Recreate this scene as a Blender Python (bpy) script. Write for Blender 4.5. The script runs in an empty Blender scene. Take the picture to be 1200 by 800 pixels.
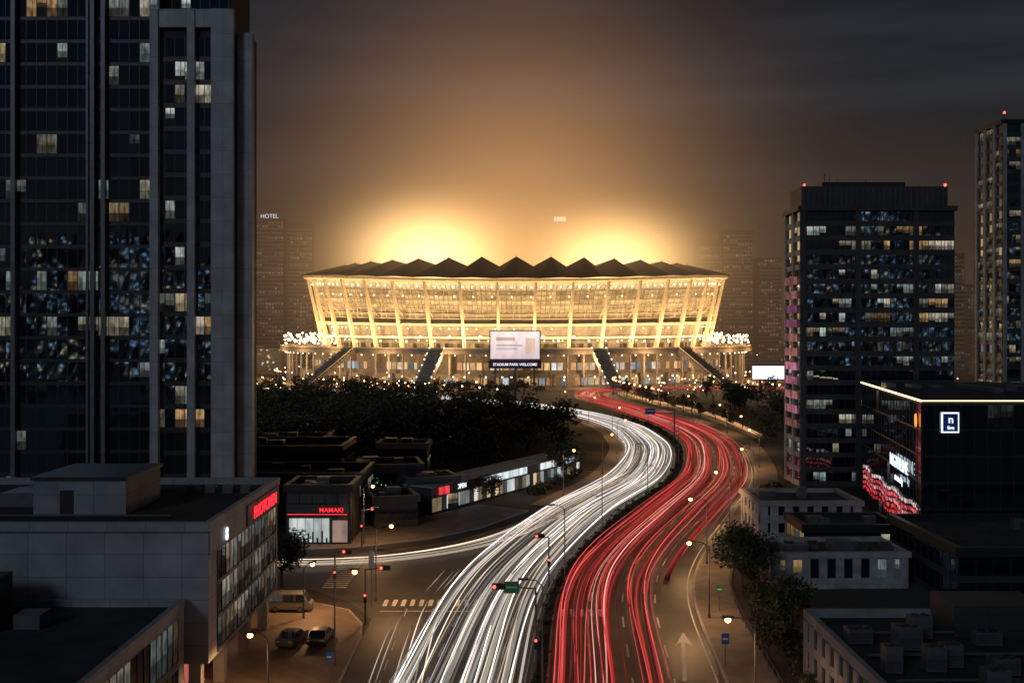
import bpy, bmesh, math, random
from mathutils import Vector, Matrix
random.seed(7)
R=random.random
def U(a,b): return a+(b-a)*R()
scene=bpy.context.scene
col=scene.collection
pi=math.pi
# ------------------------------------------------------------ materials
def newmat(name):
    m=bpy.data.materials.new(name); m.use_nodes=True
    nt=m.node_tree
    for n in list(nt.nodes): nt.nodes.remove(n)
    out=nt.nodes.new('ShaderNodeOutputMaterial')
    return m,nt,out
def surf(name,c,rough=.7,metal=0,var=.25,scale=.6,ior=1.5,bump=0,bscale=8,tint=None):
    m,nt,out=newmat(name)
    b=nt.nodes.new('ShaderNodeBsdfPrincipled')
    tc=nt.nodes.new('ShaderNodeTexCoord')
    nz=nt.nodes.new('ShaderNodeTexNoise'); nz.inputs['Scale'].default_value=scale; nz.inputs['Detail'].default_value=6
    nt.links.new(tc.outputs['Object'],nz.inputs['Vector'])
    r=nt.nodes.new('ShaderNodeValToRGB')
    r.color_ramp.elements[0].position=.3; r.color_ramp.elements[1].position=.7
    r.color_ramp.elements[0].color=tuple(x*(1-var) for x in c)+(1,)
    r.color_ramp.elements[1].color=tuple(min(1,x*(1+var)) for x in c)+(1,)
    nt.links.new(nz.outputs['Fac'],r.inputs['Fac'])
    nt.links.new(r.outputs['Color'],b.inputs['Base Color'])
    b.inputs['Roughness'].default_value=rough; b.inputs['Metallic'].default_value=metal; b.inputs['IOR'].default_value=ior
    if tint: b.inputs['Specular Tint'].default_value=tuple(tint)+(1,)
    if bump:
        n2=nt.nodes.new('ShaderNodeTexNoise'); n2.inputs['Scale'].default_value=bscale
        nt.links.new(tc.outputs['Object'],n2.inputs['Vector'])
        bp=nt.nodes.new('ShaderNodeBump'); bp.inputs['Strength'].default_value=bump; bp.inputs['Distance'].default_value=.03
        nt.links.new(n2.outputs['Fac'],bp.inputs['Height']); nt.links.new(bp.outputs['Normal'],b.inputs['Normal'])
    nt.links.new(b.outputs[0],out.inputs[0])
    return m
def panel(name,c,bw=2.4,bh=1.2,rough=.6,dark=.45,off=0.0):
    m,nt,out=newmat(name)
    b=nt.nodes.new('ShaderNodeBsdfPrincipled'); b.inputs['Roughness'].default_value=rough
    tc=nt.nodes.new('ShaderNodeTexCoord'); sp=nt.nodes.new('ShaderNodeSeparateXYZ'); cb=nt.nodes.new('ShaderNodeCombineXYZ')
    ad=nt.nodes.new('ShaderNodeMath'); ad.operation='ADD'
    nt.links.new(tc.outputs['Object'],sp.inputs[0]); nt.links.new(sp.outputs[0],ad.inputs[0]); nt.links.new(sp.outputs[1],ad.inputs[1])
    nt.links.new(ad.outputs[0],cb.inputs[0]); nt.links.new(sp.outputs[2],cb.inputs[1])
    br=nt.nodes.new('ShaderNodeTexBrick'); br.offset=off
    br.inputs['Scale'].default_value=1; br.inputs['Brick Width'].default_value=bw; br.inputs['Row Height'].default_value=bh
    br.inputs['Mortar Size'].default_value=.03
    br.inputs['Color1'].default_value=tuple(c)+(1,); br.inputs['Color2'].default_value=tuple(x*.82 for x in c)+(1,)
    br.inputs['Mortar'].default_value=tuple(x*dark for x in c)+(1,)
    nt.links.new(cb.outputs[0],br.inputs['Vector'])
    nz=nt.nodes.new('ShaderNodeTexNoise'); nz.inputs['Scale'].default_value=.35; nz.inputs['Detail'].default_value=8
    nt.links.new(tc.outputs['Object'],nz.inputs['Vector'])
    mr=nt.nodes.new('ShaderNodeMapRange'); mr.inputs[1].default_value=.3; mr.inputs[2].default_value=.7; mr.inputs[3].default_value=.7; mr.inputs[4].default_value=1.1
    nt.links.new(nz.outputs['Fac'],mr.inputs[0])
    mx=nt.nodes.new('ShaderNodeVectorMath'); mx.operation='SCALE'
    nt.links.new(br.outputs['Color'],mx.inputs[0]); nt.links.new(mr.outputs[0],mx.inputs['Scale'])
    nt.links.new(mx.outputs[0],b.inputs['Base Color']); nt.links.new(b.outputs[0],out.inputs[0])
    return m
def emit(name,c,s,sample=True):
    m,nt,out=newmat(name)
    e=nt.nodes.new('ShaderNodeEmission'); e.inputs[0].default_value=tuple(c)+(1,); e.inputs[1].default_value=s
    nt.links.new(e.outputs[0],out.inputs[0])
    if not sample: m.cycles.emission_sampling='NONE'
    return m
def emit_attr(name,s=1,noise=0,nscale=3,sample=True):
    m,nt,out=newmat(name)
    e=nt.nodes.new('ShaderNodeEmission'); a=nt.nodes.new('ShaderNodeAttribute'); a.attribute_name='Col'
    e.inputs[1].default_value=s
    if noise:
        tc=nt.nodes.new('ShaderNodeTexCoord'); mp=nt.nodes.new('ShaderNodeMapping'); mp.inputs['Scale'].default_value=(nscale,nscale,nscale*.45)
        nz=nt.nodes.new('ShaderNodeTexNoise'); nz.inputs['Scale'].default_value=1; nz.inputs['Detail'].default_value=3
        nt.links.new(tc.outputs['Object'],mp.inputs[0]); nt.links.new(mp.outputs[0],nz.inputs['Vector'])
        mr=nt.nodes.new('ShaderNodeMapRange'); mr.inputs[1].default_value=.38; mr.inputs[2].default_value=.62; mr.inputs[3].default_value=1-noise; mr.inputs[4].default_value=1+noise*.4
        nt.links.new(nz.outputs['Fac'],mr.inputs[0])
        mx=nt.nodes.new('ShaderNodeVectorMath'); mx.operation='SCALE'
        nt.links.new(a.outputs['Color'],mx.inputs[0]); nt.links.new(mr.outputs[0],mx.inputs['Scale'])
        nt.links.new(mx.outputs[0],e.inputs[0])
    else: nt.links.new(a.outputs['Color'],e.inputs[0])
    nt.links.new(e.outputs[0],out.inputs[0])
    if not sample: m.cycles.emission_sampling='NONE'
    return m
def leafmat(name):
    m,nt,out=newmat(name)
    b=nt.nodes.new('ShaderNodeBsdfPrincipled'); a=nt.nodes.new('ShaderNodeAttribute'); a.attribute_name='Col'
    nt.links.new(a.outputs['Color'],b.inputs['Base Color']); b.inputs['Roughness'].default_value=.6
    nt.links.new(b.outputs[0],out.inputs[0]); return m

M={}
M['asphalt']=surf('asphalt',(.055,.053,.053),.5,0,.4,.22,bump=.3,bscale=20)
M['ground']=surf('ground_soil',(.035,.033,.03),.9,0,.4,.05)
M['paving']=panel('paving_slabs',(.19,.14,.11),1.2,1.2,.6,.5)
M['paving2']=surf('pavement_concrete',(.16,.13,.11),.7,0,.3,.5)
M['kerb']=surf('kerb_concrete',(.3,.29,.27),.7,0,.2,1)
M['paint']=surf('road_paint',(.6,.6,.58),.6,0,.3,2)
M['soil']=surf('planting_soil',(.03,.028,.02),.9)
M['stone']=panel('stone_cladding',(.36,.36,.38),2.6,3.4,.5,.4)
M['lightwall']=panel('grey_panel_cladding',(.32,.325,.34),3.2,1.9,.55,.4)
M['darkwall']=panel('dark_cladding',(.05,.052,.058),3,1.5,.5,.4)
M['concrete']=surf('concrete',(.25,.24,.23),.75,0,.25,.4)
M['dark']=surf('dark_metal',(.03,.03,.032),.45,.3,.2,1)
M['midgrey']=surf('grey_metal',(.13,.13,.14),.45,.4,.2,1)
M['roof']=surf('roof_bitumen',(.022,.022,.025),.9,0,.6,.35)
M['tent']=surf('roof_membrane',(.03,.026,.022),.8,0,.3,.2)
M['glass']=surf('curtain_glass',(.006,.008,.012),.03,0,.1,1,ior=2.5,tint=(.6,.8,1))
M['core']=surf('building_core',(.01,.01,.012),.7)
M['whitepaint']=surf('white_render',(.3,.3,.3),.7,0,.3,.6)
M['cream']=surf('cream_steel',(.75,.66,.5),.5,0,.1,.3)
M['win']=emit_attr('lit_window',1,.55,1.6,False)
M['winfar']=emit_attr('lit_window_far',1,0,1,False)
M['trail']=emit_attr('light_trail',1)
M['stadlit']=emit_attr('lit_cladding',1,.3,.8)
M['bulb_warm']=emit('lamp_warm',(1,.72,.36),14,False)
M['bulb_amber']=emit('lamp_amber',(1,.42,.1),16,False)
M['bulb_white']=emit('lamp_white',(1,.95,.85),10,False)
M['red']=emit('neon_red',(1,.03,.05),1.5)
M['redlamp']=emit('aircraft_warning_red',(1,.05,.03),8,False)
M['green']=emit('neon_green',(.1,1,.25),1.0)
M['whitesign']=emit('sign_white',(.85,.95,1),1.3)
M['orange']=emit('sign_orange',(1,.25,.05),2)
M['strip']=emit('roof_edge_strip_light',(1,.72,.35),3)
M['pink']=emit_attr('pink_reflection',.3,.6,.8,False)  # emissive pink for reflected light on the tower side, not a lamp
M['leaf']=leafmat('foliage')
M['bark']=surf('bark',(.06,.045,.035),.9)
M['tyre']=surf('tyre_rubber',(.02,.02,.02),.8)
M['bluesign']=surf('sign_blue',(.02,.08,.35),.5)
M['greensign']=surf('sign_green',(.02,.2,.08),.5)

# ------------------------------------------------------------ mesh builder
class MB:
    def __init__(s): s.v=[];s.f=[];s.m=[];s.c=[];s.mats=[]
    def mi(s,k):
        if k not in s.mats: s.mats.append(k)
        return s.mats.index(k)
    def face(s,pts,mat,c=None):
        i=len(s.v); s.v.extend([(p[0],p[1],p[2] if len(p)>2 else 0.0) for p in pts]); n=len(pts); s.f.append(tuple(range(i,i+n))); s.m.append(s.mi(mat))
        if c is None: c=(1,1,1)
        if isinstance(c[0],(int,float)): c=[c]*n
        s.c.extend(c)
    def hexa(s,b,t,mat,c=None):
        s.face([b[3],b[2],b[1],b[0]],mat,c); s.face(t,mat,c)
        for i in range(4):
            j=(i+1)%4; s.face([b[i],b[j],t[j],t[i]],mat,c)
    def box(s,x0,x1,y0,y1,z0,z1,mat,c=None):
        s.hexa([(x0,y0,z0),(x1,y0,z0),(x1,y1,z0),(x0,y1,z0)],[(x0,y0,z1),(x1,y0,z1),(x1,y1,z1),(x0,y1,z1)],mat,c)
    def obox(s,cx,cy,z0,z1,ux,uy,hu,hv,mat,c=None):
        vx,vy=-uy,ux
        P=[(cx+a*hu*ux+b*hv*vx,cy+a*hu*uy+b*hv*vy) for a,b in((-1,-1),(1,-1),(1,1),(-1,1))]
        s.hexa([(p[0],p[1],z0) for p in P],[(p[0],p[1],z1) for p in P],mat,c)
    def beam(s,a,b,w,mat,n=4,w2=None,c=None):
        a=Vector(a);b=Vector(b);d=(b-a)
        if d.length<1e-6:return
        d.normalize(); up=Vector((0,0,1)) if abs(d.z)<.95 else Vector((0,1,0))
        x=d.cross(up).normalized(); y=x.cross(d)
        if w2 is None:w2=w
        r0=[a+(x*math.cos(2*pi*(i+.5)/n)+y*math.sin(2*pi*(i+.5)/n))*w for i in range(n)]
        r1=[b+(x*math.cos(2*pi*(i+.5)/n)+y*math.sin(2*pi*(i+.5)/n))*w2 for i in range(n)]
        for i in range(n):
            j=(i+1)%n; s.face([r0[j],r0[i],r1[i],r1[j]],mat,c)
        s.face(r0,mat,c); s.face(r1[::-1],mat,c)
    def ball(s,p,r,mat,c=None):
        x,y,z=p
        rings=[]
        for k in(-.5,.5):
            rr=r*math.cos(k*1.1); zz=z+r*math.sin(k*1.1)
            rings.append([(x+rr*math.cos(i*pi/3),y+rr*math.sin(i*pi/3),zz) for i in range(6)])
        for i in range(6):
            j=(i+1)%6
            s.face([rings[0][i],rings[0][j],rings[1][j],rings[1][i]],mat,c)
            s.face([(x,y,z-r),rings[0][j],rings[0][i]],mat,c)
            s.face([(x,y,z+r),rings[1][i],rings[1][j]],mat,c)
    def build(s,name,parent=None,loc=None):
        me=bpy.data.meshes.new(name); me.from_pydata(s.v,[],s.f)
        for k in s.mats: me.materials.append(M[k])
        me.polygons.foreach_set('material_index',s.m)
        ca=me.color_attributes.new('Col','FLOAT_COLOR','CORNER')
        flat=[]
        for c in s.c: flat.extend((c[0],c[1],c[2],1))
        ca.data.foreach_set('color',flat)
        me.update()
        o=bpy.data.objects.new(name,me); col.objects.link(o)
        if parent: o.parent=parent
        if loc: o.location=loc
        return o
def empty(name,loc=(0,0,0),rz=0):
    e=bpy.data.objects.new(name,None); e.empty_display_size=1; col.objects.link(e); e.location=loc; e.rotation_euler=(0,0,rz); return e
def text(name,s,loc,rot,size,mat,parent=None,ext=.05):
    c=bpy.data.curves.new(name,'FONT'); c.body=s; c.size=size; c.extrude=ext; c.align_x='CENTER'; c.align_y='CENTER'; c.offset=size*.004
    c.materials.append(M[mat]); o=bpy.data.objects.new(name,c); col.objects.link(o); o.location=loc; o.rotation_euler=rot
    if parent: o.parent=parent
    return o
def mulc(c,v): return tuple(x*v for x in c)
# ------------------------------------------------------------ facades
COOL=[(.72,.86,.78),(.8,.9,.82),(.95,.88,.66),(.58,.74,.74)]
WARM=[(1,.62,.28),(.95,.72,.42),(.9,.8,.6)]
def facade(wl,wn,P,u,n,L,z0,z1,fh,bw,lit=.2,act=.6,pal=COOL,inten=.7,sill=.8,band='dark',bd=.12,pier=None,pk=3,pw=.5,pd=.35,mull=.06,jit=.012,dark_top=0,panes=True,sw=.45):
    nb=max(1,round(L/bw)); bw=L/nb; nf=max(1,int((z1-z0)/fh+.01))
    def W(t,o,z): return (P[0]+u[0]*t+n[0]*o,P[1]+u[1]*t+n[1]*o,z)
    def fb(t0,t1,za,zb,d,mat):
        wl.hexa([W(t0,d,za),W(t1,d,za),W(t1,-.05,za),W(t0,-.05,za)],[W(t0,d,zb),W(t1,d,zb),W(t1,-.05,zb),W(t0,-.05,zb)],mat)
    for k in range(nf):
        za=z0+k*fh; zs=za+sill
        fb(0,L,za,zs,bd,band)
        a=R()<act; st=False; c=random.choice(pal); base=U(.4,1.1)*inten
        for b in range(nb):
            if a and R()<sw:
                st=R()<lit*1.6
                if st: c=random.choice(pal if R()<.8 else WARM); base=U(.25,1.2)*inten
            elif not a: st=R()<lit*.14; c=random.choice(pal)
            if k>=nf-dark_top: st=False
            t0=b*bw+mull;t1=(b+1)*bw-mull
            if st:
                v=base*U(.65,1.1)
                ct=mulc(c,v); cb_=mulc(c,v*U(.1,.5))
                zl=zs+.05
                if R()<.3: zl=zs+(fh-sill)*U(.2,.55)
                zm=zl+(za+fh-.05-zl)*.45
                tm=t0+(t1-t0)*(.5+U(-.12,.12)); g_=.03
                for (ta,tb) in ((t0,tm-g_),(tm+g_,t1)):
                    q=U(.7,1.05)
                    wn.face([W(ta,.03,zl),W(tb,.03,zl),W(tb,.03,zm),W(ta,.03,zm)],'win',mulc(cb_,q))
                    wn.face([W(ta,.03,zm),W(tb,.03,zm),W(tb,.03,za+fh-.05),W(ta,.03,za+fh-.05)],'win',[mulc(ct,.7*q)]*2+[mulc(ct,q)]*2)
            elif panes:
                j=[U(0,jit) for _ in range(4)]
                wn.face([W(t0,.03+j[0],zs),W(t1,.03+j[1],zs),W(t1,.03+j[2],za+fh),W(t0,.03+j[3],za+fh)],'glass')
    if mull>0:
        for b in range(nb+1):
            t=b*bw; t=min(max(t,.06),L-.06)
            fb(t-.05,t+.05,z0+.02,z0+nf*fh,.09,'dark')
    if pier:
        for b in range(0,nb+1,pk):
            t=min(max(b*bw,pw/2),L-pw/2)
            fb(t-pw/2,t+pw/2,z0+.01,z1,pd,pier)
def building(name,P,ang,w,d,h,fh,bw,z0=0,faces='FLR',roof=True,wallm='core',parapet='dark',ph=1.1,**kw):
    """P = front-left corner, ang = rotation, front faces local -y"""
    e=empty(name); u=(math.cos(ang),math.sin(ang)); v=(-u[1],u[0])
    wl=MB(); wn=MB()
    C=[P,(P[0]+u[0]*w,P[1]+u[1]*w),(P[0]+u[0]*w+v[0]*d,P[1]+u[1]*w+v[1]*d),(P[0]+v[0]*d,P[1]+v[1]*d)]
    wl.hexa([(c[0],c[1],0) for c in C],[(c[0],c[1],h) for c in C],wallm)
    if 'F' in faces: facade(wl,wn,P,u,(-v[0],-v[1]),w,z0,h,fh,bw,**kw)
    if 'R' in faces: facade(wl,wn,C[1],v,u,d,z0,h,fh,bw,**kw)
    if 'L' in faces: facade(wl,wn,C[3],(-v[0],-v[1]),(-u[0],-u[1]),d,z0,h,fh,bw,**kw)
    wl.build('walls',e); 
    if wn.f: wn.build('windows',e)
    if roof:
        rf=MB(); t=.35
        cxm=sum(c[0] for c in C)/4; cym=sum(c[1] for c in C)/4
        ov=.45
        rf.obox(cxm,cym,h+.003,h+.15,u[0],u[1],w/2-.1,d/2-.1,'roof')
        for (a,b,hu,hv) in((0,-d/2,w/2+ov,t),(0,d/2,w/2+ov,t)):
            rf.obox(cxm+v[0]*b,cym+v[1]*b,h+.001,h+ph,u[0],u[1],hu,hv,parapet)
        for a in(-w/2,w/2):
            rf.obox(cxm+u[0]*a,cym+u[1]*a,h+.001,h+ph,u[0],u[1],t,d/2-t-.01,parapet)
        for k in range(3):
            a=U(-.3,.3)*w; b=U(-.25,.25)*d; s_=U(.5,1.1)
            rf.obox(cxm+u[0]*a+v[0]*b,cym+u[1]*a+v[1]*b,h+.16,h+.16+U(.8,1.7),u[0],u[1],s_*1.4,s_,'midgrey')
        rf.build('roof',e)
    return e
# ------------------------------------------------------------ camera / world
cam=bpy.data.cameras.new('camera'); co=bpy.data.objects.new('camera',cam); col.objects.link(co)
co.location=(0,0,32); co.rotation_euler=(pi/2,0,0); cam.lens=36; cam.sensor_width=36; cam.shift_y=-.0125
cam.clip_end=20000; cam.clip_start=.5; scene.camera=co
w=bpy.data.worlds.new('World'); scene.world=w; w.use_nodes=True; nt=w.node_tree
for n in list(nt.nodes): nt.nodes.remove(n)
out=nt.nodes.new('ShaderNodeOutputWorld'); bg=nt.nodes.new('ShaderNodeBackground'); bg2=nt.nodes.new('ShaderNodeBackground')
sky=nt.nodes.new('ShaderNodeTexSky'); sky.sky_type='NISHITA'; sky.sun_disc=False; sky.sun_elevation=math.radians(-4); sky.sun_rotation=math.radians(160)
nt.links.new(sky.outputs[0],bg.inputs[0]); bg.inputs[1].default_value=.01
tc=nt.nodes.new('ShaderNodeTexCoord'); sp=nt.nodes.new('ShaderNodeSeparateXYZ'); nt.links.new(tc.outputs['Generated'],sp.inputs[0])
rp=nt.nodes.new('ShaderNodeValToRGB'); cr=rp.color_ramp
cr.elements[0].position=0; cr.elements[0].color=(.028,.021,.017,1)
cr.elements[1].position=1; cr.elements[1].color=(.007,.009,.014,1)
for p,c in((.12,(.023,.021,.021,1)),(.22,(.0165,.018,.0215,1)),(.35,(.0115,.0135,.0185,1))):
    e_=cr.elements.new(p); e_.color=c
nt.links.new(sp.outputs[2],rp.inputs[0])
mp=nt.nodes.new('ShaderNodeMapping'); mp.inputs['Scale'].default_value=(1.5,1.5,14); mp.inputs['Rotation'].default_value=(0,.03,0); nt.links.new(tc.outputs['Generated'],mp.inputs[0])
nz=nt.nodes.new('ShaderNodeTexNoise'); nz.inputs['Scale'].default_value=1.3; nz.inputs['Detail'].default_value=4; nt.links.new(mp.outputs[0],nz.inputs['Vector'])
mr=nt.nodes.new('ShaderNodeMapRange'); mr.inputs[1].default_value=.45; mr.inputs[2].default_value=.8; mr.inputs[3].default_value=.95; mr.inputs[4].default_value=1.9
nt.links.new(nz.outputs['Fac'],mr.inputs[0])
mx=nt.nodes.new('ShaderNodeVectorMath'); mx.operation='SCALE'; nt.links.new(rp.outputs[0],mx.inputs[0]); nt.links.new(mr.outputs[0],mx.inputs['Scale'])
nt.links.new(mx.outputs[0],bg2.inputs[0]); bg2.inputs[1].default_value=1
ads=nt.nodes.new('ShaderNodeAddShader'); nt.links.new(bg.outputs[0],ads.inputs[0]); nt.links.new(bg2.outputs[0],ads.inputs[1]); nt.links.new(ads.outputs[0],out.inputs[0])
sd=bpy.data.lights.new('wall_fill_sun','SUN'); sd.energy=.36; sd.color=(.66,.82,1); sd.angle=math.radians(14)  # added cool fill from behind the camera to lift the walls; no moon
so=bpy.data.objects.new('wall_fill_sun',sd); col.objects.link(so); so.rotation_euler=(math.radians(64),0,math.radians(-30))
scene.view_settings.view_transform='Standard'; scene.view_settings.look='None'; scene.view_settings.exposure=0
# ------------------------------------------------------------ ground
g=MB(); g.face([(-6000,-3000,0),(6000,-3000,0),(6000,9000,0),(-6000,9000,0)],'ground'); g.build('ground')
# ------------------------------------------------------------ paths
class Path:
    def __init__(s,pts,step=2.0):
        P=[Vector((p[0],p[1])) for p in pts]; P=[2*P[0]-P[1]]+P+[2*P[-1]-P[-2]]
        raw=[]
        for i in range(1,len(P)-2):
            p0,p1,p2,p3=P[i-1:i+3]
            for k in range(24):
                t=k/24
                raw.append(.5*((2*p1)+(-p0+p2)*t+(2*p0-5*p1+4*p2-p3)*t*t+(-p0+3*p1-3*p2+p3)*t**3))
        raw.append(P[-2])
        d=[0]
        for a,b in zip(raw,raw[1:]): d.append(d[-1]+(b-a).length)
        s.L=d[-1]; n=int(s.L/step); s.p=[]; j=0
        for k in range(n+1):
            t=s.L*k/n
            while j<len(d)-2 and d[j+1]<t: j+=1
            f=(t-d[j])/max(1e-9,d[j+1]-d[j]); s.p.append(raw[j].lerp(raw[j+1],f))
        s.n=[]; s.step=s.L/n
        for i in range(n+1):
            a=s.p[max(0,i-2)];b=s.p[min(n,i+2)]; t=(b-a).normalized(); s.n.append(Vector((t.y,-t.x)))
    def at(s,t,off,z):
        f=max(0,min(len(s.p)-1.001,t/s.step)); i=int(f); f-=i
        p=s.p[i].lerp(s.p[i+1],f); n=s.n[i].lerp(s.n[i+1],f)
        return (p.x+n.x*off,p.y+n.y*off,z)
    def strip(s,mb,a,b,z,mat,t0=0,t1=None,h=0,stp=None):
        t1=s.L if t1 is None else t1; n=max(1,int((t1-t0)/(stp or 3)))
        for k in range(n):
            ta=t0+(t1-t0)*k/n; tb=t0+(t1-t0)*(k+1)/n
            q=[s.at(ta,a,z),s.at(ta,b,z),s.at(tb,b,z),s.at(tb,a,z)]
            mb.face(q,mat)
            if h:
                mb.face([(q[3][0],q[3][1],z-h),(q[0][0],q[0][1],z-h),q[0],q[3]],mat)
                mb.face([(q[1][0],q[1][1],z-h),(q[2][0],q[2][1],z-h),q[2],q[1]],mat)
                if k==0: mb.face([(q[0][0],q[0][1],z-h),(q[1][0],q[1][1],z-h),q[1],q[0]],mat)
    def tY(s,Y):
        for i,p in enumerate(s.p):
            if p.y>=Y: return i*s.step
        return s.L
white=Path([(-9,20),(-6.8,60),(-4.8,92),(-2.0,122),(2.5,145),(12,179),(26.5,219),(35.5,265),(37.5,300),(35.5,336),(25,380),(2,427),(-40,478),(-123,535),(-230,575),(-400,600)])
red=Path([(8.5,20),(9,60),(11,92),(13.3,122),(18.4,145),(30,179),(43.5,219),(52.5,265),(56,300),(55,340),(48.5,390),(42,435),(37,478),(41,510),(56,528),(82,536),(125,538),(200,545),(330,575)])
side=Path([(-140,136),(-80,135),(-45,134.5),(-24,135)])
sidetr=Path([(-140,139),(-80,138.5),(-45,138),(-24,138.6),(-12,143.5),(-2,154),(6,171),(16,198),(28,228)])
serv=Path([(66,532),(57,512),(57,475),(64,435),(71,395),(74,350),(73,300)])
rd=MB(); white.strip(rd,-6.6,6.2,.012,'asphalt'); rd.build('main_road')
rd=MB(); red.strip(rd,-7.6,8.2,.016,'asphalt'); rd.build('main_road')
rd=MB(); side.strip(rd,-9,9.5,.008,'asphalt'); rd.build('side_road')
rd=MB(); serv.strip(rd,-4,4,.008,'asphalt'); rd.build('service_road')
rd=MB(); rd.face([(-15.5,20),(-3,20),(6,120),(12,150),(18,182),(8,182),(-1,166),(-9,154),(-24.2,144.6),(-24.2,125.2),(-19,120),(-15.5,113)],'asphalt')
o=rd.build('road_junction'); o.location.z=.004
# pavements
def slab(name,pts,z,mat,kerbw=.25):
    mb=MB(); n=len(pts)
    mb.face([(x,y,z) for x,y in pts],mat)
    for i in range(n):
        a=pts[i];b=pts[(i+1)%n]
        mb.face([(a[0],a[1],0),(b[0],b[1],0),(b[0],b[1],z),(a[0],a[1],z)],'kerb')
        dx,dy=b[0]-a[0],b[1]-a[1];l=math.hypot(dx,dy);nx,ny=-dy/l*kerbw,dx/l*kerbw
        mb.face([(a[0],a[1],z+.004),(b[0],b[1],z+.004),(b[0]+nx,b[1]+ny,z+.004),(a[0]+nx,a[1]+ny,z+.004)],'kerb')
    return mb.build(name)
slab('pavement',[(-75,20),(-15.5,20),(-15.5,106),(-16.2,111),(-18.5,116.5),(-23,119.5),(-30,121),(-75,122)],.12,'paving')
slab('pavement',[(-75,150),(-30,148),(-23,149.5),(-13,155),(-5,164),(3,180),(-6,186),(-14,175),(-24,165),(-75,165)],.12,'paving2')
pv=MB(); red.strip(pv,8.2,8.5,.13,'kerb',h=.13,t1=red.tY(525)); red.strip(pv,8.5,13,.122,'paving2',t1=red.tY(500)); pv.build('pavement')
pv=MB(); t0=white.tY(182); white.strip(pv,-6.9,-6.6,.13,'kerb',t0=t0,h=.13); white.strip(pv,-10.5,-6.9,.122,'paving2',t0=t0); pv.build('pavement')
# median
md=MB(); ys=list(range(22,372,3))
def px(path,Y,off): 
    t=path.tY(Y); return path.at(t,off,0)
med=[]
for Y in ys: med.append((px(white,Y,6.3),px(red,Y,-7.7)))
for (a,b),(c,d) in zip(med,med[1:]):
    md.face([(a[0],a[1],.15),(b[0],b[1],.15),(d[0],d[1],.15),(c[0],c[1],.15)],'kerb')
    f=lambda p,q,t:(p[0]+(q[0]-p[0])*t,p[1]+(q[1]-p[1])*t,.16)
    md.face([f(a,b,.15),f(a,b,.85),f(c,d,.85),f(c,d,.15)],'soil')
    md.face([(c[0],c[1],0),(a[0],a[1],0),(a[0],a[1],.15),(c[0],c[1],.15)],'kerb')
    md.face([(b[0],b[1],0),(d[0],d[1],0),(d[0],d[1],.15),(b[0],b[1],.15)],'kerb')
md.build('road_median')
# markings
mk=MB()
def dashes(path,off,z,t0,t1,l=4,gap=6,w=.09):
    t=t0
    while t<t1: path.strip(mk,off-w,off+w,z,'paint',t0=t,t1=min(t+l,t1),stp=2); t+=l+gap
for off in(-3,0.2,3.2): dashes(white,off,.022,0,400)
for off in(-3.9,-.1,3.7): dashes(red,off,.024,0,480)
red.strip(mk,-7.25,-7.1,.024,'paint',t1=480); red.strip(mk,7.5,7.65,.024,'paint',t1=480)
white.strip(mk,5.8,5.95,.022,'paint',t1=400); white.strip(mk,-6.3,-6.15,.022,'paint',t0=white.tY(180),t1=400)
white.strip(mk,-6.2,-6.05,.022,'paint',t1=white.tY(116))
def rect(x0,x1,y0,y1,z=.026): mk.face([(x0,y0,z),(x1,y0,z),(x1,y1,z),(x0,y1,z)],'paint')
x=-15
while x<-4: rect(x,x+.5,118.2,121); x+=1.05
x=5.5
while x<10: rect(x,x+.5,114,117,.03); x+=1.05
y=126.5
while y<144: rect(-23.5,-20.5,y,y+.45); y+=1.05
rect(-15,-4,115.9,116.2)
for xx in(-12,-9): 
    yy=60
    while yy<115: rect(xx-.07,xx+.07,yy,yy+3.2); yy+=6
def ax(Y): return 15.7+(Y-93)*.155
mk.face([(ax(93)-.2,93,.03),(ax(93)+.2,93,.03),(ax(104.5)+.2,104.5,.03),(ax(104.5)-.2,104.5,.03)],'paint')
mk.face([(ax(103.5)-.95,103,.034),(ax(103.5)-.25,104.4,.034),(ax(103.5)+.25,104.4,.034),(ax(103.5)+.95,103,.034),(ax(108),108,.034)],'paint')
mk.build('road_markings')
# ------------------------------------------------------------ light trails
def trail(mb,path,off,t0,t1,z,wd,c,st=3.0,drift=.35):
    ph=U(0,6);ph2=U(0,6);fr=U(.012,.03)
    n=max(2,int((t1-t0)/st)); prev=None
    for k in range(n+1):
        t=t0+(t1-t0)*k/n
        o=off+drift*math.sin(t*fr+ph)+drift*.4*math.sin(t*fr*2.7+ph2)
        v=.75+.3*math.sin(t*.05+ph2)+U(-.08,.08)
        e=min(1,k/3+.1,(n-k)/3+.1); v*=e
        A=path.at(t,o-wd,z);B=path.at(t,o+wd,z);T=path.at(t,o,z+wd*1.4)
        cc=mulc(c,v)
        if prev:
            pA,pB,pT,pc=prev
            mb.face([pA,A,T,pT],'trail',[pc,cc,cc,pc]); mb.face([pB,pT,T,B],'trail',[pc,pc,cc,cc]); mb.face([pA,pB,B,A],'trail',[pc,pc,cc,cc])
        prev=(A,B,T,cc)
tw=MB(); Lw=white.L
for lane in(-4.6,-1.5,1.6,4.4):
    for k in range(15):
        br=random.choice([.25,.5,1.0,1.7,3.0]); c=random.choice([(1,.86,.72),(1,.92,.84),(1,.78,.6),(.95,.93,1)])
        t0=U(0,60) if R()<.6 else U(60,260); t1=Lw-U(0,30) if R()<.6 else U(260,Lw)
        trail(tw,white,lane+random.choice((-.75,.75))+U(-.55,.55),t0,t1,U(.35,.95),U(.02,.075),mulc(c,br))
    for k in range(3):
        trail(tw,white,lane+U(-.9,.9),U(0,40),Lw,U(.2,.4),U(.12,.2),mulc((.5,.45,.38),U(.7,1.3)))
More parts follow.
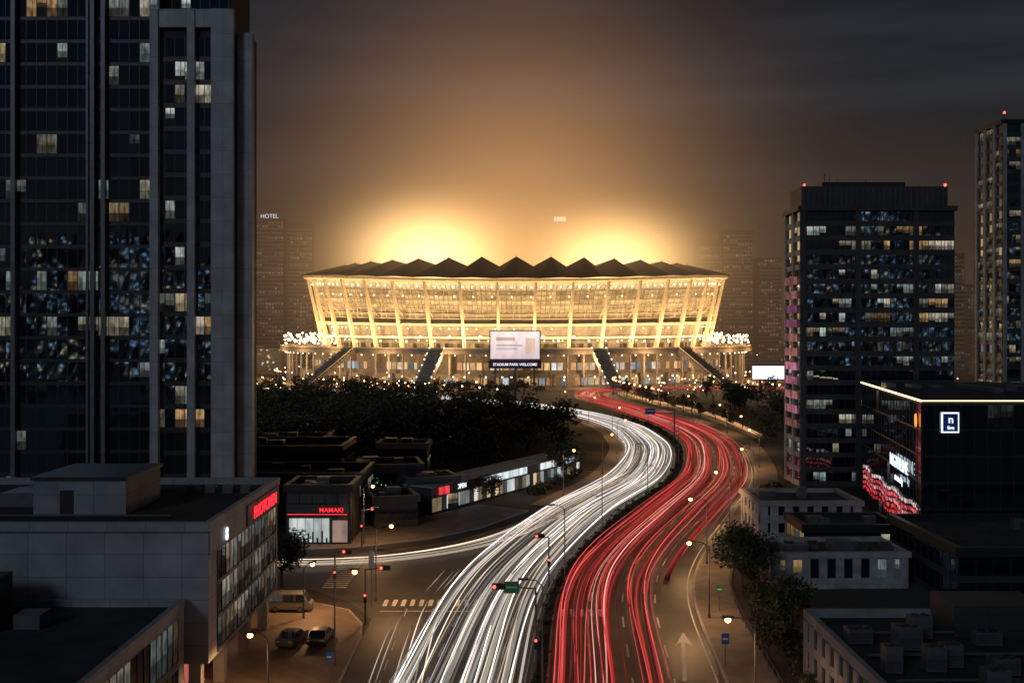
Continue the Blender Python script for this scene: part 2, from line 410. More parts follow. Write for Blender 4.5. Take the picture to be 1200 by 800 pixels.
for k in range(12): trail(tw,sidetr,U(-2.2,2.2),U(0,60),sidetr.L-U(0,10),U(.4,.8),U(.02,.055),mulc((1,.8,.6),U(.4,1.8)))
stp=Path([(-11.4,84),(-11.6,104),(-11.2,118),(-9,134)])
for off,a,b in((-1.2,2,26),(-.6,6,30),(.9,0,24),(1.5,10,34),(2.8,0,16),(.3,38,50),(1.6,38,49),(2.2,40,51),(3.4,2,30)):
    trail(tw,stp,off,a,b,.6,.05,mulc((1.3,1.05,.85),U(.5,1.2)),drift=.05)
tw.build('light_trails')
tr=MB(); Lr=red.L
for lane in(-5.7,-1.9,1.9,5.5):
    for k in range(17):
        br=random.choice([.2,.4,.7,1.1,1.6]); c=random.choice([(1,.07,.06),(1,.1,.09),(1,.16,.13),(1,.36,.3)])
        t0=U(0,70) if R()<.6 else U(70,300); t1=Lr-U(0,60) if R()<.6 else U(300,Lr)
        if lane>5: t0=max(t0,U(95,170))
        trail(tr,red,lane+random.choice((-.8,.8))+U(-.75,.75),t0,t1,U(.5,1.1),U(.02,.075),mulc(c,br))
    for k in range(2):
        trail(tr,red,lane+U(-.9,.9),110 if lane>5 else U(0,50),Lr-20,U(.3,.5),U(.12,.2),(.32,.028,.026))
for k in range(5): trail(tr,serv,U(-1.5,1.5),0,serv.L,.7,U(.06,.12),(1.2,.6,.25))
tr.build('light_trails')
# ------------------------------------------------------------ foliage
def crown(mb,cx,cy,cz,rx,rz,n,ls,base=(.05,.075,.03),clumps=10,sp=(.28,.5)):
    C=[]
    for k in range(clumps):
        while True:
            p=Vector((U(-1,1),U(-1,1),U(-1,1)))
            if p.length<1: break
        rr=U(*sp); C.append((p*.75,rr,U(.45,1.5)))
    for k in range(n):
        c,rr,b=random.choice(C)
        d=Vector((random.gauss(0,1),random.gauss(0,1),random.gauss(0,1))); d.normalize(); d*=rr*(R()**.4)
        q=c+d; p=Vector((cx+q.x*rx,cy+q.y*rx,cz+q.z*rz))
        a=Vector((random.gauss(0,1),random.gauss(0,1),random.gauss(0,.6))).normalized(); b2=a.cross(Vector((R(),R(),R()+.2))).normalized()
        s=ls*U(.5,1.1); v=b*U(.7,1.3)
        mb.face([p-a*s,p-b2*s*.6,p+a*s,p+b2*s*.6],'leaf',mulc(base,v))
def tree_into(tk,lf,x,y,h,r,n,ls,base=(.05,.075,.03),limbs=6,clumps=12,low=.42,sp=(.28,.5)):
    th=h*low
    tk.beam((x,y,0),(x+U(-.2,.2),y,th),.028*h,'bark',7,.018*h)
    for k in range(limbs):
        a=U(0,2*pi); l=r*U(.5,.8); z=th*U(.75,1)
        m=(x+math.cos(a)*l*.5,y+math.sin(a)*l*.5,z+h*.15); tk.beam((x,y,z),m,.012*h,'bark',5,.008*h)
        tk.beam(m,(x+math.cos(a)*l,y+math.sin(a)*l,z+h*U(.25,.4)),.008*h,'bark',4,.003*h)
    cz=(low*.75+1)/2; crown(lf,x,y,h*cz,r,h*(1-low*.75)*.52,n,ls,base,clumps,sp)
def tree(name,x,y,h,r,n=2600,ls=.22,base=(.05,.075,.03)):
    e=empty(name); a=MB();b=MB(); tree_into(a,b,x,y,h,r,n,ls,base,8,22,.32,(.3,.5)); a.build('trunk',e); b.build('crown',e)
tree('street_tree',27.8,124,8.8,4.2,5200,.25)
tree('street_tree',24.8,99,5,2.2,1800,.2,(.12,.10,.03))
tree('street_tree',-28.5,127,7.5,3.8,3200,.25)
tree('street_tree',-33,124,7.5,3.6,2600,.25)
tree('street_tree',-4,190,5.5,2.8,1400,.27,(.09,.09,.035))
tree('street_tree',-8.5,188,5,2.6,1300,.27,(.09,.08,.035))
tree('street_tree',11,215,9,4.2,2200,.33,(.06,.07,.03))
tree('street_tree',30,138,6,2.8,1500,.26)
tree('street_tree',30,110,5.5,2.8,1700,.24)
tree('street_tree',45,176,6,3,1100,.33)
tree('street_tree',57,205,7,3,1000,.33)
a=MB();b=MB(); pts=[]
tries=0
while len(pts)<430 and tries<14000:
    tries+=1
    Y=U(222,455); X=U(-.34*Y-10,60)
    lim=white.p[min(len(white.p)-1,int(white.tY(Y)/white.step))].x-13
    if X>lim-(8 if Y<400 else 22): continue
    if Y<262 and X>-6: continue
    if any((X-q[0])**2+(Y-q[1])**2<22 for q in pts): continue
    pts.append((X,Y)); h=U(6.5,12)
    tree_into(a,b,X,Y,h,U(4,6),260,.6,random.choice([(.06,.07,.034),(.045,.06,.03),(.075,.07,.034)]),2,12,.25,(.35,.55))
e=empty('park_trees'); a.build('trunks',e); b.build('crowns',e)
a=MB();b=MB()
for k in range(90):
    Y=U(235,500); X=U(74,.36*Y+30)
    if abs(X-74)<8: X+=12
    tree_into(a,b,X,Y,U(7,13),U(4,6),230,.7,(.04,.05,.024),3,12,.25,(.35,.55))
for k in range(70):
    Y=U(505,548); X=U(-190,25)
    tree_into(a,b,X,Y-20 if X>-60 else Y+20,U(5,8),U(3,5),130,.8,(.07,.06,.025),2,8,.25,(.35,.55))
for k in range(20):
    t=red.tY(290)+k*11; p=red.at(t,16+U(0,4),0); tree_into(a,b,p[0],p[1],U(5,9),U(2.5,4),260,.5,(.06,.06,.025),3,10,.3)
e=empty('roadside_trees'); a.build('trunks',e); b.build('crowns',e)
hb=MB()
for (p,q) in med:
    if p[1]<60: continue
    for k in range(2 if p[1]>200 else 3):
        t=U(.3,.7); crown(hb,p[0]+(q[0]-p[0])*t,p[1]+U(0,3),.55,.75,.5,70 if p[1]<200 else 30,.16 if p[1]<200 else .3,(.04,.055,.022),4)
hb.build('median_hedge')
hb=MB()
for k in range(150):
    Y=U(88,150); t=red.tY(Y); p=red.at(t,U(14.3,17.5 if Y<124 else 20),0)
    crown(hb,p[0],p[1],U(.5,1.1),U(.8,1.5),U(.6,1.1),90,.2,random.choice([(.05,.06,.025),(.07,.065,.03)]),5)
for k in range(50):
    Y=U(190,222); p=white.at(white.tY(Y),-U(12.5,15),0)
    crown(hb,p[0],p[1],.8,1.2,.9,60,.28,(.07,.065,.03),5)
hb.build('shrubs')
# ------------------------------------------------------------ street lamps
def lamp_mesh(h,arm):
    mb=MB(); mb.beam((0,0,0),(0,0,.5),.16,'midgrey',8); mb.beam((0,0,.5),(0,0,h-.6),.09,'midgrey',8,.06)
    mb.beam((0,0,h-.6),(arm*.4,0,h-.1),.05,'midgrey',6); mb.beam((arm*.4,0,h-.1),(arm,0,h),.045,'midgrey',6)
    mb.obox(arm+.3,0,h-.06,h+.09,1,0,.45,.16,'dark')
    return mb
def lampobj(x,y,ang,h=9,arm=2.2,lit='amber',power=1500,z=0):
    e=empty('street_lamp',(x,y,z),ang)
    lamp_mesh(h,arm).build('pole',e)
    if lit:
        g=MB(); 
        g.ball((arm+.3,0,h-.2),.27,'bulb_amber' if lit=='amber' else 'bulb_white'); g.build('lamp_glass',e)
        if power:
            l=bpy.data.lights.new('lamp_light','SPOT'); l.energy=power*1.9; l.spot_size=math.radians(160); l.spot_blend=.6; l.shadow_soft_size=.25
            l.color=(1,.52,.22) if lit=='amber' else (1,.9,.75)
            lo=bpy.data.objects.new('lamp_light',l); col.objects.link(lo); lo.parent=e; lo.location=(arm+.3,0,h-.55)
for Y in(84,112,140,168,200,235,272,312,352,395):
    t=red.tY(Y); p=red.at(t,9.4,0); n=red.n[int(t/red.step)]
    lampobj(p[0],p[1],math.atan2(-n.y,-n.x),8.5 if Y<120 else 9,1.9,'amber',1700 if Y<330 else 2600)
for Y in(192,222,258,300,345,378):
    t=white.tY(Y); p=white.at(t,-8,0); n=white.n[int(t/white.step)]
    lampobj(p[0],p[1],math.atan2(n.y,n.x),9,1.8,'amber',1300)
lampobj(-16.8,97,0,9.2,1.6,'amber',0); lampobj(-20.5,86,pi,6.5,1.2,'amber',1300)
lampobj(-16,120.5,0,9,1.5,'amber',1600); lampobj(-22,152,-.6,9,1.5,'amber',1400)
lampobj(-23,113,pi*.3,6,1,'amber',1100)
for Y in(90,128,160,196,238,285,330):
    p=px(white,Y,7.2 if Y>150 else 7.0); lampobj(p[0]+.5,Y,0 if Y%2 else pi,10,1.4,None)
fl=MB()
def farlamp(x,y,h=8,r=.42,m='bulb_amber'):
    fl.beam((x,y,0),(x,y,h),.12,'midgrey',4); fl.ball((x,y,h),r,m)
for k in range(26):
    t=red.tY(400)+k*9
    if t<red.L: p=red.at(t,11,0); farlamp(p[0],p[1],8,.36)
for k in range(24):
    t=white.tY(400)+30+k*14
    if t<white.L: p=white.at(t,-9,0); farlamp(p[0],p[1],7,.32,'bulb_warm')
for k in range(150):
    X=U(-420,420);Y=U(520,620) if R()<.5 else U(620,1100)
    if ((X-2.5)/165)**2+((Y-670)/130)**2<1: continue
    farlamp(X,Y,U(4,9),U(.2,.45),random.choice(['bulb_amber','bulb_warm','bulb_amber']))
for k in range(100):
    Y=U(430,545);X=U(62,.4*Y) 
    farlamp(X,Y,U(4,8),U(.12,.33),random.choice(['bulb_amber','bulb_warm','bulb_white']))
for k in range(50):
    Y=U(455,545);X=U(-.25*Y,-30); farlamp(X,Y,U(3,6),U(.13,.3),random.choice(['bulb_amber','bulb_warm']))
fl.build('distant_street_lights')
# ------------------------------------------------------------ STADIUM
cx,cy,A,B=2.5,670,135,106
def sz(th,z): return z-6.5*math.sin(th)**2*max(0,(z-21))/46
def SP(th,s,z,sad=True): return (cx+A*s*math.cos(th),cy+B*s*math.sin(th),sz(th,z) if sad else z)
def sweep(mb,prof,mat,n=180,c=None,closed=True,a0=0,a1=2*pi):
    m=len(prof)
    for i in range(n):
        ta=a0+(a1-a0)*i/n;tb=a0+(a1-a0)*(i+1)/n
        for j in range(m if closed else m-1):
            p=prof[j];q=prof[(j+1)%m]
            mb.face([SP(ta,*p),SP(tb,*p),SP(tb,*q),SP(ta,*q)],mat,c)
st=empty('stadium')
dk=MB(); sweep(dk,[(1.125,18.2),(1.125,20.6),(.85,20.6),(.85,18.2)],'concrete')
sweep(dk,[(1.123,20.6),(1.123,21.7),(1.119,21.7),(1.119,20.6)],'cream')
for i in range(100):
    th=2*pi*i/100; p=SP(th,1.09,0); dk.beam((p[0],p[1],0),(p[0],p[1],18.2),.6,'concrete',6)
dk.build('concourse_deck',st)
bs=MB(); sweep(bs,[(.97,0),(.97,18.2)],'concrete',closed=False)
sweep(bs,[(1.03,0),(1.03,7.0),(.985,7.0)],'concrete',closed=False)
n=220
for i in range(n):
    th=2*pi*(i+.1)/n;tb=2*pi*(i+.9)/n
    for (s,z0,z1,pr) in((1.034,1,5,.7),(.974,9,13,.75)):
        if R()<pr:
            c=random.choice([(1,.6,.28),(.95,.75,.5),(.75,.8,.85),(1,.5,.2),(1,.62,.3)]); v=U(.2,1.3)
            bs.face([SP(th,s,z0),SP(tb,s,z0),SP(tb,s,z1),SP(th,s,z1)],'stadlit',mulc(c,v))
bs.build('base_level',st)
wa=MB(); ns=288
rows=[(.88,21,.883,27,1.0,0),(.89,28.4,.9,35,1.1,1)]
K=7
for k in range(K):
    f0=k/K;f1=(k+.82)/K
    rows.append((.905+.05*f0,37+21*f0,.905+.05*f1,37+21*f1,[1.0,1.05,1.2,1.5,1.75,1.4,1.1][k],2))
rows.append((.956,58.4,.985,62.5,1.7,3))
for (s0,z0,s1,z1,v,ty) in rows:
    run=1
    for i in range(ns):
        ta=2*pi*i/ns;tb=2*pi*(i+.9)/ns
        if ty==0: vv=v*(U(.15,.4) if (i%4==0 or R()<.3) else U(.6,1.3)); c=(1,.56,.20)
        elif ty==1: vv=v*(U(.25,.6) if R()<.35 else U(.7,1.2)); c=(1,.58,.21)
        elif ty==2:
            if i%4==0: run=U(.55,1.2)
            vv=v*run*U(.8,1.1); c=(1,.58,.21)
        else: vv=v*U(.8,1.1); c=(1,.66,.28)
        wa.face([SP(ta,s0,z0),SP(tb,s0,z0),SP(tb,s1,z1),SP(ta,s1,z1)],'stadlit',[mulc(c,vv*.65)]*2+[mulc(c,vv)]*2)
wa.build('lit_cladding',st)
sl=MB()
sweep(sl,[(.875,20.7),(.95,58.2),(.86,62)],'concrete',closed=False)
for (s,z,t) in((.94,27.1,1.2),(.95,35.3,1.4)): sweep(sl,[(s,z),(s,z+t),(.88,z+t),(.88,z)],'cream')
for k in range(K+1):
    f=(k-.1)/K; s=.905+.05*f; z=37+21*f
    sweep(sl,[(s+.012,z),(s+.012,z+.45),(s-.005,z+.45),(s-.005,z)],'cream')
sweep(sl,[(.985,62.6),(1.015,64.2),(1.017,65.6),(.985,65.6)],'cream')
for z in(28.4,36.8): sweep(sl,[(.94,z+.6),(.94,z+.75),(.938,z+.75),(.938,z+.6)],'dark')
sl.build('floor_slabs',st)
cl=MB(); NC=40
for i in range(NC):
    th=2*pi*(i+.5)/NC
    a=Vector(SP(th,.925,20.7));b=Vector(SP(th,1.0,64.3)); t=Vector((-A*math.sin(th),B*math.cos(th),0)).normalized(); nrm=Vector((t.y,-t.x,0))
    hw=.85;hd=1.2
    bb=[a-t*hw-nrm*hd,a+t*hw-nrm*hd,a+t*hw+nrm*hd,a-t*hw+nrm*hd]; tt=[b-t*.6-nrm*.8,b+t*.6-nrm*.8,b+t*.6+nrm*.8,b-t*.6+nrm*.8]
    cl.hexa(bb,tt,'cream')
    c1=Vector(SP(th,.885,37)); cl.beam(c1,a.lerp(b,.62),.28,'cream',5)
    for d in(-.25,.25):
        th2=th+2*pi/NC*d*1.6; cl.beam(SP(th2,.955,40),SP(th2+(0.02 if d>0 else -.02),.985,62.5),.16,'cream',4)
cl.build('raking_columns',st)
rf=MB(); NP=36
for i in range(NP):
    a0=2*pi*(i+.5)/NP;a1=2*pi*(i+1)/NP;a2=2*pi*(i+1.5)/NP
    o0=SP(a0,1.025,65.8);o1=SP(a1,1.025,66.4);o2=SP(a2,1.025,65.8)
    def pk(a,s,z): return (cx+A*s*math.cos(a),cy+B*s*math.sin(a),z)
    hi=1.6*max(0,-math.sin(a1))
    i0=pk(a0,.82,67.3);i1=pk(a1,.84,71.2+hi);i2=pk(a2,.82,67.3)
    rf.face([o0,o1,i1,i0],'tent');rf.face([o1,o2,i2,i1],'tent')
    j0=pk(a0,.62,66);j1=pk(a1,.62,68);j2=pk(a2,.62,66)
    rf.face([i0,i1,j1,j0],'tent');rf.face([i1,i2,j2,j1],'tent')
    rf.beam(i1,(i1[0],i1[1],i1[2]+1.4),.15,'midgrey',4,.08)
    rf.beam(i0,i1,.2,'tent',4);rf.beam(i1,i2,.2,'tent',4);rf.beam(o1,i1,.2,'tent',4)
rf.build('tent_roof',st)
bw_=MB(); sweep(bw_,[(.86,60),(.45,22),(.44,21.2)],'concrete',closed=False,n=72); bw_.build('seating_bowl',st)
pf=MB(); pf.face([SP(2*pi*i/48,.45,21.5,False) for i in range(48)],'leaf',(.04,.1,.03)); pf.build('pitch',st)
lb=MB()
for i in range(150):
    th=2*pi*i/150
    lb.ball(SP(th,.975,60.4),.42,'bulb_warm')
    if i%2==0: lb.ball(SP(th,.957,54.2),.34,'bulb_warm')
    if R()<.55: lb.ball(SP(th+.01,.935,33.5),.3,'bulb_warm')
    if R()<.5: lb.ball(SP(th+.02,.925,25.8),.3,'bulb_warm')
for i in range(110):
    th=2*pi*i/110+.01
    p=SP(th,1.105,20.6); h=U(4.2,5) if i%2 else 7
    lb.beam(p,(p[0],p[1],20.6+h),.12,'midgrey',4); lb.ball((p[0],p[1],20.6+h),.5 if i%2 else .62,'bulb_warm')
    p=SP(th+.02,1.10,17.4); lb.ball(p,.3,'bulb_warm')
    if R()<.6: p=SP(th+U(0,.05),1.15,0); lb.beam(p,(p[0],p[1],U(5,7)),.1,'midgrey',4); lb.ball((p[0],p[1],6),.36,'bulb_warm')
    if abs(math.cos(th))>.8:
        for q in range(4):
            p=SP(th+U(-.02,.02),U(.97,1.11),20.6); hh=U(2,9); lb.beam(p,(p[0],p[1],20.6+hh),.1,'midgrey',4); lb.ball((p[0],p[1],20.6+hh),.6,'bulb_warm')
lb.build('lamps',st)
for i in range(24):
    th=pi+(pi)*(i+.5)/24
    l=bpy.data.lights.new('facade_uplight','POINT'); l.energy=19000; l.color=(1,.62,.26); l.shadow_soft_size=.8
    lo=bpy.data.objects.new('facade_uplight',l); col.objects.link(lo); lo.parent=st; lo.location=SP(th,1.04,29)
ss=MB()
for th,wd,ln in((-pi*.715,5,34),(-pi*.285,5,34),(-pi*.592,4,26),(-pi*.405,4,26)):
    p=Vector(SP(th,1.12,0)); p.z=0; d=Vector((math.cos(th)*1.0,math.sin(th),0)).normalized(); 
    N=16
    for k in range(N):
        q=p+d*(ln*(k+.5)/N); z=20.5*(1-k/N)
        ss.obox(q.x,q.y,max(0,z-2.6),z,d.x,d.y,ln/N/2-.01,wd,'concrete')
    for sgn in(-1,1):
        o2=Vector((-d.y,d.x,0))*sgn*(wd+.2)
        ss.beam(p+o2+Vector((0,0,22.3)),p+d*ln+o2+Vector((0,0,1.5)),.25,'cream',4)
        if ln<30:
            for k in range(7): q=p+d*ln*(k+.3)/7+o2; ss.ball((q.x,q.y,20.8*(1-(k+.3)/7)+1.6),.3,'bulb_white')
ss.build('stairs',st)
sc=empty('led_screen'); m_=MB()
SY=546
m_.box(-12,15.2,SY-.5,SY+.6,15.4,31.1,'dark'); 
for xx in(-9,1.6,12): m_.box(xx-.4,xx+.4,SY+.7,SY+1.6,0,15.3,'midgrey')
m_.box(-12.5,15.7,SY-.7,SY+.4,10.9,15.0,'dark'); m_.build('frame',sc)
M['screen']=emit_attr('led_panel',1,.15,.2)
m2=MB()
m2.face([(-11.5,SY-.55,15.9),(14.7,SY-.55,15.9),(14.7,SY-.55,30.6),(-11.5,SY-.55,30.6)],'screen',[(.95,.72,.78),(.85,.68,.8),(1.25,1.08,1.0),(1.3,1.1,1.0)])
for (xa,xb,za,zb,cc) in((-8.5,1.5,25.6,27.4,(.8,.5,.45)),(-8.5,5.5,22.6,23.6,(.7,.55,.6)),(-8.5,3.0,20.8,21.7,(.7,.55,.6)),(7.2,12.4,18.6,27.0,(.95,.66,.5))):
    m2.face([(xa,SY-.6,za),(xb,SY-.6,za),(xb,SY-.6,zb),(xa,SY-.6,zb)],'screen',cc)
m2.build('panel',sc)
M['lilac']=emit('led_text',(.75,.7,1),2.2)
text('ticker','STADIUM PARK WELCOME',(1.6,SY-.8,12.9),(pi/2,0,0),1.95,'lilac',sc)
pz=MB(); 
for i in range(60):
    a0=pi+pi*i/60;a1=pi+pi*(i+1)/60
    pz.face([SP(a0,.98,.01),SP(a0,1.30,.01),SP(a1,1.30,.01),SP(a1,.98,.01)][::-1],'paving2')
pz.build('stadium_forecourt')
for i in range(13):
    th=pi+pi*(i+.5)/13
    l=bpy.data.lights.new('forecourt_light','POINT'); l.energy=16000; l.color=(1,.55,.22); l.shadow_soft_size=.5
    lo=bpy.data.objects.new('forecourt_light',l); col.objects.link(lo); lo.parent=st; lo.location=SP(th,1.17,13)
# ------------------------------------------------------------ haze volumes
def smog():
    m,nt,out=newmat('smog'); ab=nt.nodes.new('ShaderNodeVolumeAbsorption'); em=nt.nodes.new('ShaderNodeEmission'); ad=nt.nodes.new('ShaderNodeAddShader')
    s=.0016; ab.inputs[0].default_value=(0,0,0,1); ab.inputs[1].default_value=s
    em.inputs[0].default_value=(.062,.038,.024,1); em.inputs[1].default_value=s
    nt.links.new(ab.outputs[0],ad.inputs[0]); nt.links.new(em.outputs[0],ad.inputs[1]); nt.links.new(ad.outputs[0],out.inputs['Volume'])
    M['smog']=m; b=MB(); b.box(-4000,4000,440,4200,-6,130,'smog'); b.build('smog_layer')
smog()
def glow():
    m,nt,out=newmat('lit_haze'); N=nt.nodes; Lk=nt.links
    tc=N.new('ShaderNodeTexCoord'); tot=None
    RX,RY,RZ=340,190,300
    def g(c,s,amp):
        nonlocal tot
        a=N.new('ShaderNodeVectorMath'); a.operation='SUBTRACT'; Lk.new(tc.outputs['Object'],a.inputs[0]); a.inputs[1].default_value=(c[0]/RX,c[1]/RY,c[2]/RZ)
        b=N.new('ShaderNodeVectorMath'); b.operation='MULTIPLY'; Lk.new(a.outputs[0],b.inputs[0]); b.inputs[1].default_value=(RX/s[0],RY/s[1],RZ/s[2])
        d=N.new('ShaderNodeVectorMath'); d.operation='DOT_PRODUCT'; Lk.new(b.outputs[0],d.inputs[0]); Lk.new(b.outputs[0],d.inputs[1])
        e=N.new('ShaderNodeMath'); e.operation='MULTIPLY'; Lk.new(d.outputs['Value'],e.inputs[0]); e.inputs[1].default_value=-.5
        f=N.new('ShaderNodeMath'); f.operation='EXPONENT'; Lk.new(e.outputs[0],f.inputs[0])
        h=N.new('ShaderNodeVectorMath'); h.operation='SCALE'; h.inputs[0].default_value=amp; Lk.new(f.outputs[0],h.inputs['Scale'])
        if tot is None: tot=h.outputs[0]
        else:
            k=N.new('ShaderNodeVectorMath'); k.operation='ADD'; Lk.new(tot,k.inputs[0]); Lk.new(h.outputs[0],k.inputs[1]); tot=k.outputs[0]
    g((0,10,2),(66,55,44),(.0058,.0029,.00090))
    g((0,10,45),(74,60,80),(.0012,.00056,.00022))
    g((-10,10,50),(150,75,100),(.00034,.00018,.00010))
    g((-58,5,-2),(27,40,19),(.036,.0220,.0085))
    g((64,5,-4),(26,40,17),(.032,.0190,.0070))
    ln=N.new('ShaderNodeVectorMath'); ln.operation='LENGTH'; Lk.new(tc.outputs['Object'],ln.inputs[0])
    mr=N.new('ShaderNodeMapRange'); mr.inputs[1].default_value=.98; mr.inputs[2].default_value=.45; mr.inputs[3].default_value=0; mr.inputs[4].default_value=1; mr.interpolation_type='SMOOTHSTEP'
    Lk.new(ln.outputs['Value'],mr.inputs[0])
    k=N.new('ShaderNodeVectorMath'); k.operation='SCALE'; Lk.new(tot,k.inputs[0]); Lk.new(mr.outputs[0],k.inputs['Scale'])
    em=N.new('ShaderNodeEmission'); Lk.new(k.outputs[0],em.inputs[0]); em.inputs[1].default_value=1
    Lk.new(em.outputs[0],out.inputs['Volume'])
    bm=bmesh.new(); bmesh.ops.create_icosphere(bm,subdivisions=4,radius=1); me=bpy.data.meshes.new('lit_haze'); bm.to_mesh(me); me.materials.append(m)
    o=bpy.data.objects.new('stadium_lit_haze',me); col.objects.link(o); o.location=(2.5,670,78); o.scale=(RX,RY,RZ)
glow()
# ------------------------------------------------------------ BUILDINGS
e=empty('office_tower'); wl=MB(); wn=MB()
wl.box(-95,-52.2,152,185,0,112,'core'); wl.box(-52.1,-40.6,149.6,162,0,77.5,'core'); wl.box(-50.5,-42,152,164,77.6,100,'core'); wl.box(-40.5,-38.4,152,154,0,75,'core')
fh=3.38
facade(wl,wn,(-95,152),(1,0),(0,-1),42.8,0,111,fh,1.53,lit=.21,act=.62,inten=.5,sill=.5,bd=.05,pier='midgrey',pk=7,pw=.35,pd=.5,sw=.55,jit=.02)
facade(wl,wn,(-52.1,149.6),(1,0),(0,-1),11.5,0,77,fh,1.44,lit=.3,act=.55,inten=.62,sill=.7,bd=.08,sw=.6)
facade(wl,wn,(-50.5,152),(1,0),(0,-1),8.5,77.6,100,fh,1.44,lit=.4,act=.5,inten=.7,sill=.7,bd=.08)
for x0,x1 in((-52.6,-51.4),(-47.2,-46.1),(-43.7,-40.45)):
    wl.box(x0,x1,148.6,149.55,0,78.4,'stone')
wl.box(-51.39,-47.21,148.8,149.5,75.8,78.4,'stone'); wl.box(-46.09,-43.71,148.8,149.5,75.8,78.4,'stone')
wl.box(-40.4,-38.2,150.6,151.9,0,75.5,'stone')
for x0 in(-62.3,-60.7,-88.5,-74): wl.box(x0,x0+.6,151.1,151.9,0,112,'midgrey')
wl.build('walls',e); wn.build('windows',e)
e=empty('commercial_building'); wl=MB(); wn=MB()
wl.box(-85,-25.2,85,110,4.2,15.2,'lightwall'); wl.box(-85,-29,85.4,109.6,0,4.15,'darkwall')
for yy in(86,93,101.5,109): wl.box(-27,-26,yy-.5,yy+.5,.1,4.18,'concrete')
wl.box(-85,-25.0,84.7,85.1,15.203,16,'lightwall'); wl.box(-25.5,-25.0,85.11,110.3,15.203,16,'lightwall'); wl.box(-85,-25.51,109.9,110.3,15.203,16,'lightwall')
wl.box(-84.9,-25.6,85.2,109.8,15.21,15.3,'roof')
facade(wl,wn,(-25.2,87.5),(0,1),(1,0),21.5,4.4,13.2,2.9,1.25,lit=.7,act=.95,pal=[(.85,.78,.65),(.6,.58,.52),(1,.75,.5)],inten=.38,sill=.3,bd=.12,band='midgrey')
wl.box(-25.15,-25.02,85.1,109.8,13.2,15.2,'lightwall')
wl.box(-43,-34.7,92,101,15.31,18.4,'lightwall'); wl.box(-43.2,-34.5,91.8,101.2,18.403,18.7,'dark')
wl.box(-40.6,-39.4,91.93,91.99,15.4,17.5,'dark'); wl.box(-48,-44,96,100,15.31,16.6,'midgrey')
for k in range(4): wl.box(-33+k*1.8,-32+k*1.8,104,105,15.31,16.1,'midgrey')
wl.beam((-56,90,15.6),(-30,90,15.6),.1,'midgrey',6); wl.beam((-56,91,15.6),(-46,91,15.6),.1,'midgrey',6)
wl.build('walls',e); wn.build('windows',e)
text('red_sign','PHOTOMEN',(-24.75,103,14.25),(pi/2,0,pi/2),1.7,'red',e,.04)
text('logo','8',(-24.85,89.3,14.1),(pi/2,0,pi/2),1.6,'whitesign',e)
s_=MB(); s_.box(-25,-24.9,96.5,109.5,13.3,15.3,'dark'); s_.box(-28.95,-28.9,100,108,.5,3.6,'stadlit',(.5,.32,.2)); s_.box(-28.95,-28.9,88,96,.5,3.6,'stadlit',(.4,.1,.08)); s_.build('sign_board',e)
e=empty('low_building'); wl=MB(); wn=MB()
wl.box(-85,-27.1,50,84.6,0,9,'lightwall'); wl.box(-84.9,-27.5,50.2,84.3,9.003,9.1,'roof')
wl.box(-27.5,-27.0,50,84.6,9.004,9.7,'lightwall'); wl.box(-85,-27.51,84.3,84.6,9.004,9.7,'lightwall')
facade(wl,wn,(-27.1,52),(0,1),(1,0),31,.5,8.9,4,1.3,lit=.2,act=.5,inten=.22,sill=.6,bd=.1,band='midgrey')
wl.box(-46,-40,75,82,9.11,12.6,'darkwall'); wl.box(-38,-36,78,80,9.11,10.2,'midgrey')
wl.build('walls',e); wn.build('windows',e)
e=empty('residential_tower'); wl=MB(); wn=MB()
wl.box(54.9,84.2,195,205,0,54.4,'core'); 
facade(wl,wn,(54.9,195),(1,0),(0,-1),29.3,2,54.4,2.75,1.22,lit=.36,act=.75,pal=COOL+[(.85,.8,.65)],inten=.62,sill=1.0,band='darkwall',bd=.2,dark_top=1,pier='darkwall',pk=9,pw=1.0,pd=.45,sw=.55)
facade(wl,wn,(54.9,205),(0,-1),(-1,0),10,2,54.4,2.75,1.9,lit=.1,act=.3,sill=1.0,band='lightwall',bd=.2,pier='lightwall',pk=3,pw=.8,pd=.4)
wl.box(54.3,84.6,194.3,205.5,54.41,55.3,'darkwall'); wl.box(55.4,83.4,196,204,55.31,59.2,'darkwall'); wl.box(60,76,198,203,59.21,60.3,'dark')
for xx in range(27): wl.box(55.7+xx*1.03,55.85+xx*1.03,195.8,195.99,55.4,59,'midgrey')
for xx,hh in((61,62.3),(62,61.8),(63.5,61.5),(69,61.2)): wl.beam((xx,200,60.2),(xx,200,hh),.08,'midgrey',4)
wl.build('walls',e); wn.build('windows',e)
rl=MB(); rl.ball((83,196.2,59.5),.3,'redlamp'); rl.ball((56,196.2,59.5),.25,'redlamp')
for k in range(11): rl.box(54.42,54.46,195.6,204,13+k*2.75,14.5+k*2.75,'pink',mulc(random.choice([(1,.3,.6),(.9,.35,.3),(1,.35,.5)]),U(.3,1.5)))  # pink reflections on the side wall, put in as glowing panels
rl.build('warning_lights_and_reflections',e)
e=building('apartment_tower',(124.5,260),0,32,14,84,3.1,1.7,lit=.35,act=.8,pal=[(.9,.75,.5),(.8,.75,.6)],inten=.35,sill=1.1,band='darkwall',bd=.2,pier='lightwall',pk=3,pw=.9,pd=.6)
rl=MB(); 
for xx in(125.5,131,137): rl.beam((xx,261,85),(xx,261,87),.08,'midgrey',4); rl.ball((xx,261,87),.35,'redlamp')
rl.build('warning_lights_and_reflections',e)
e=empty('glass_building'); wl=MB(); wn=MB()
P=[(56,140),(92,140),(98,188),(64.3,188)]
wl.hexa([(p[0],p[1],0) for p in P],[(p[0],p[1],22) for p in P],'core')
ul=Vector((56-64.3,140-188)); LL=ul.length; ul/=LL
facade(wl,wn,(56,140),(1,0),(0,-1),36,0,21.6,3.6,1.8,lit=.07,act=.35,pal=COOL,inten=.07,sill=.3,bd=.05,jit=.004)
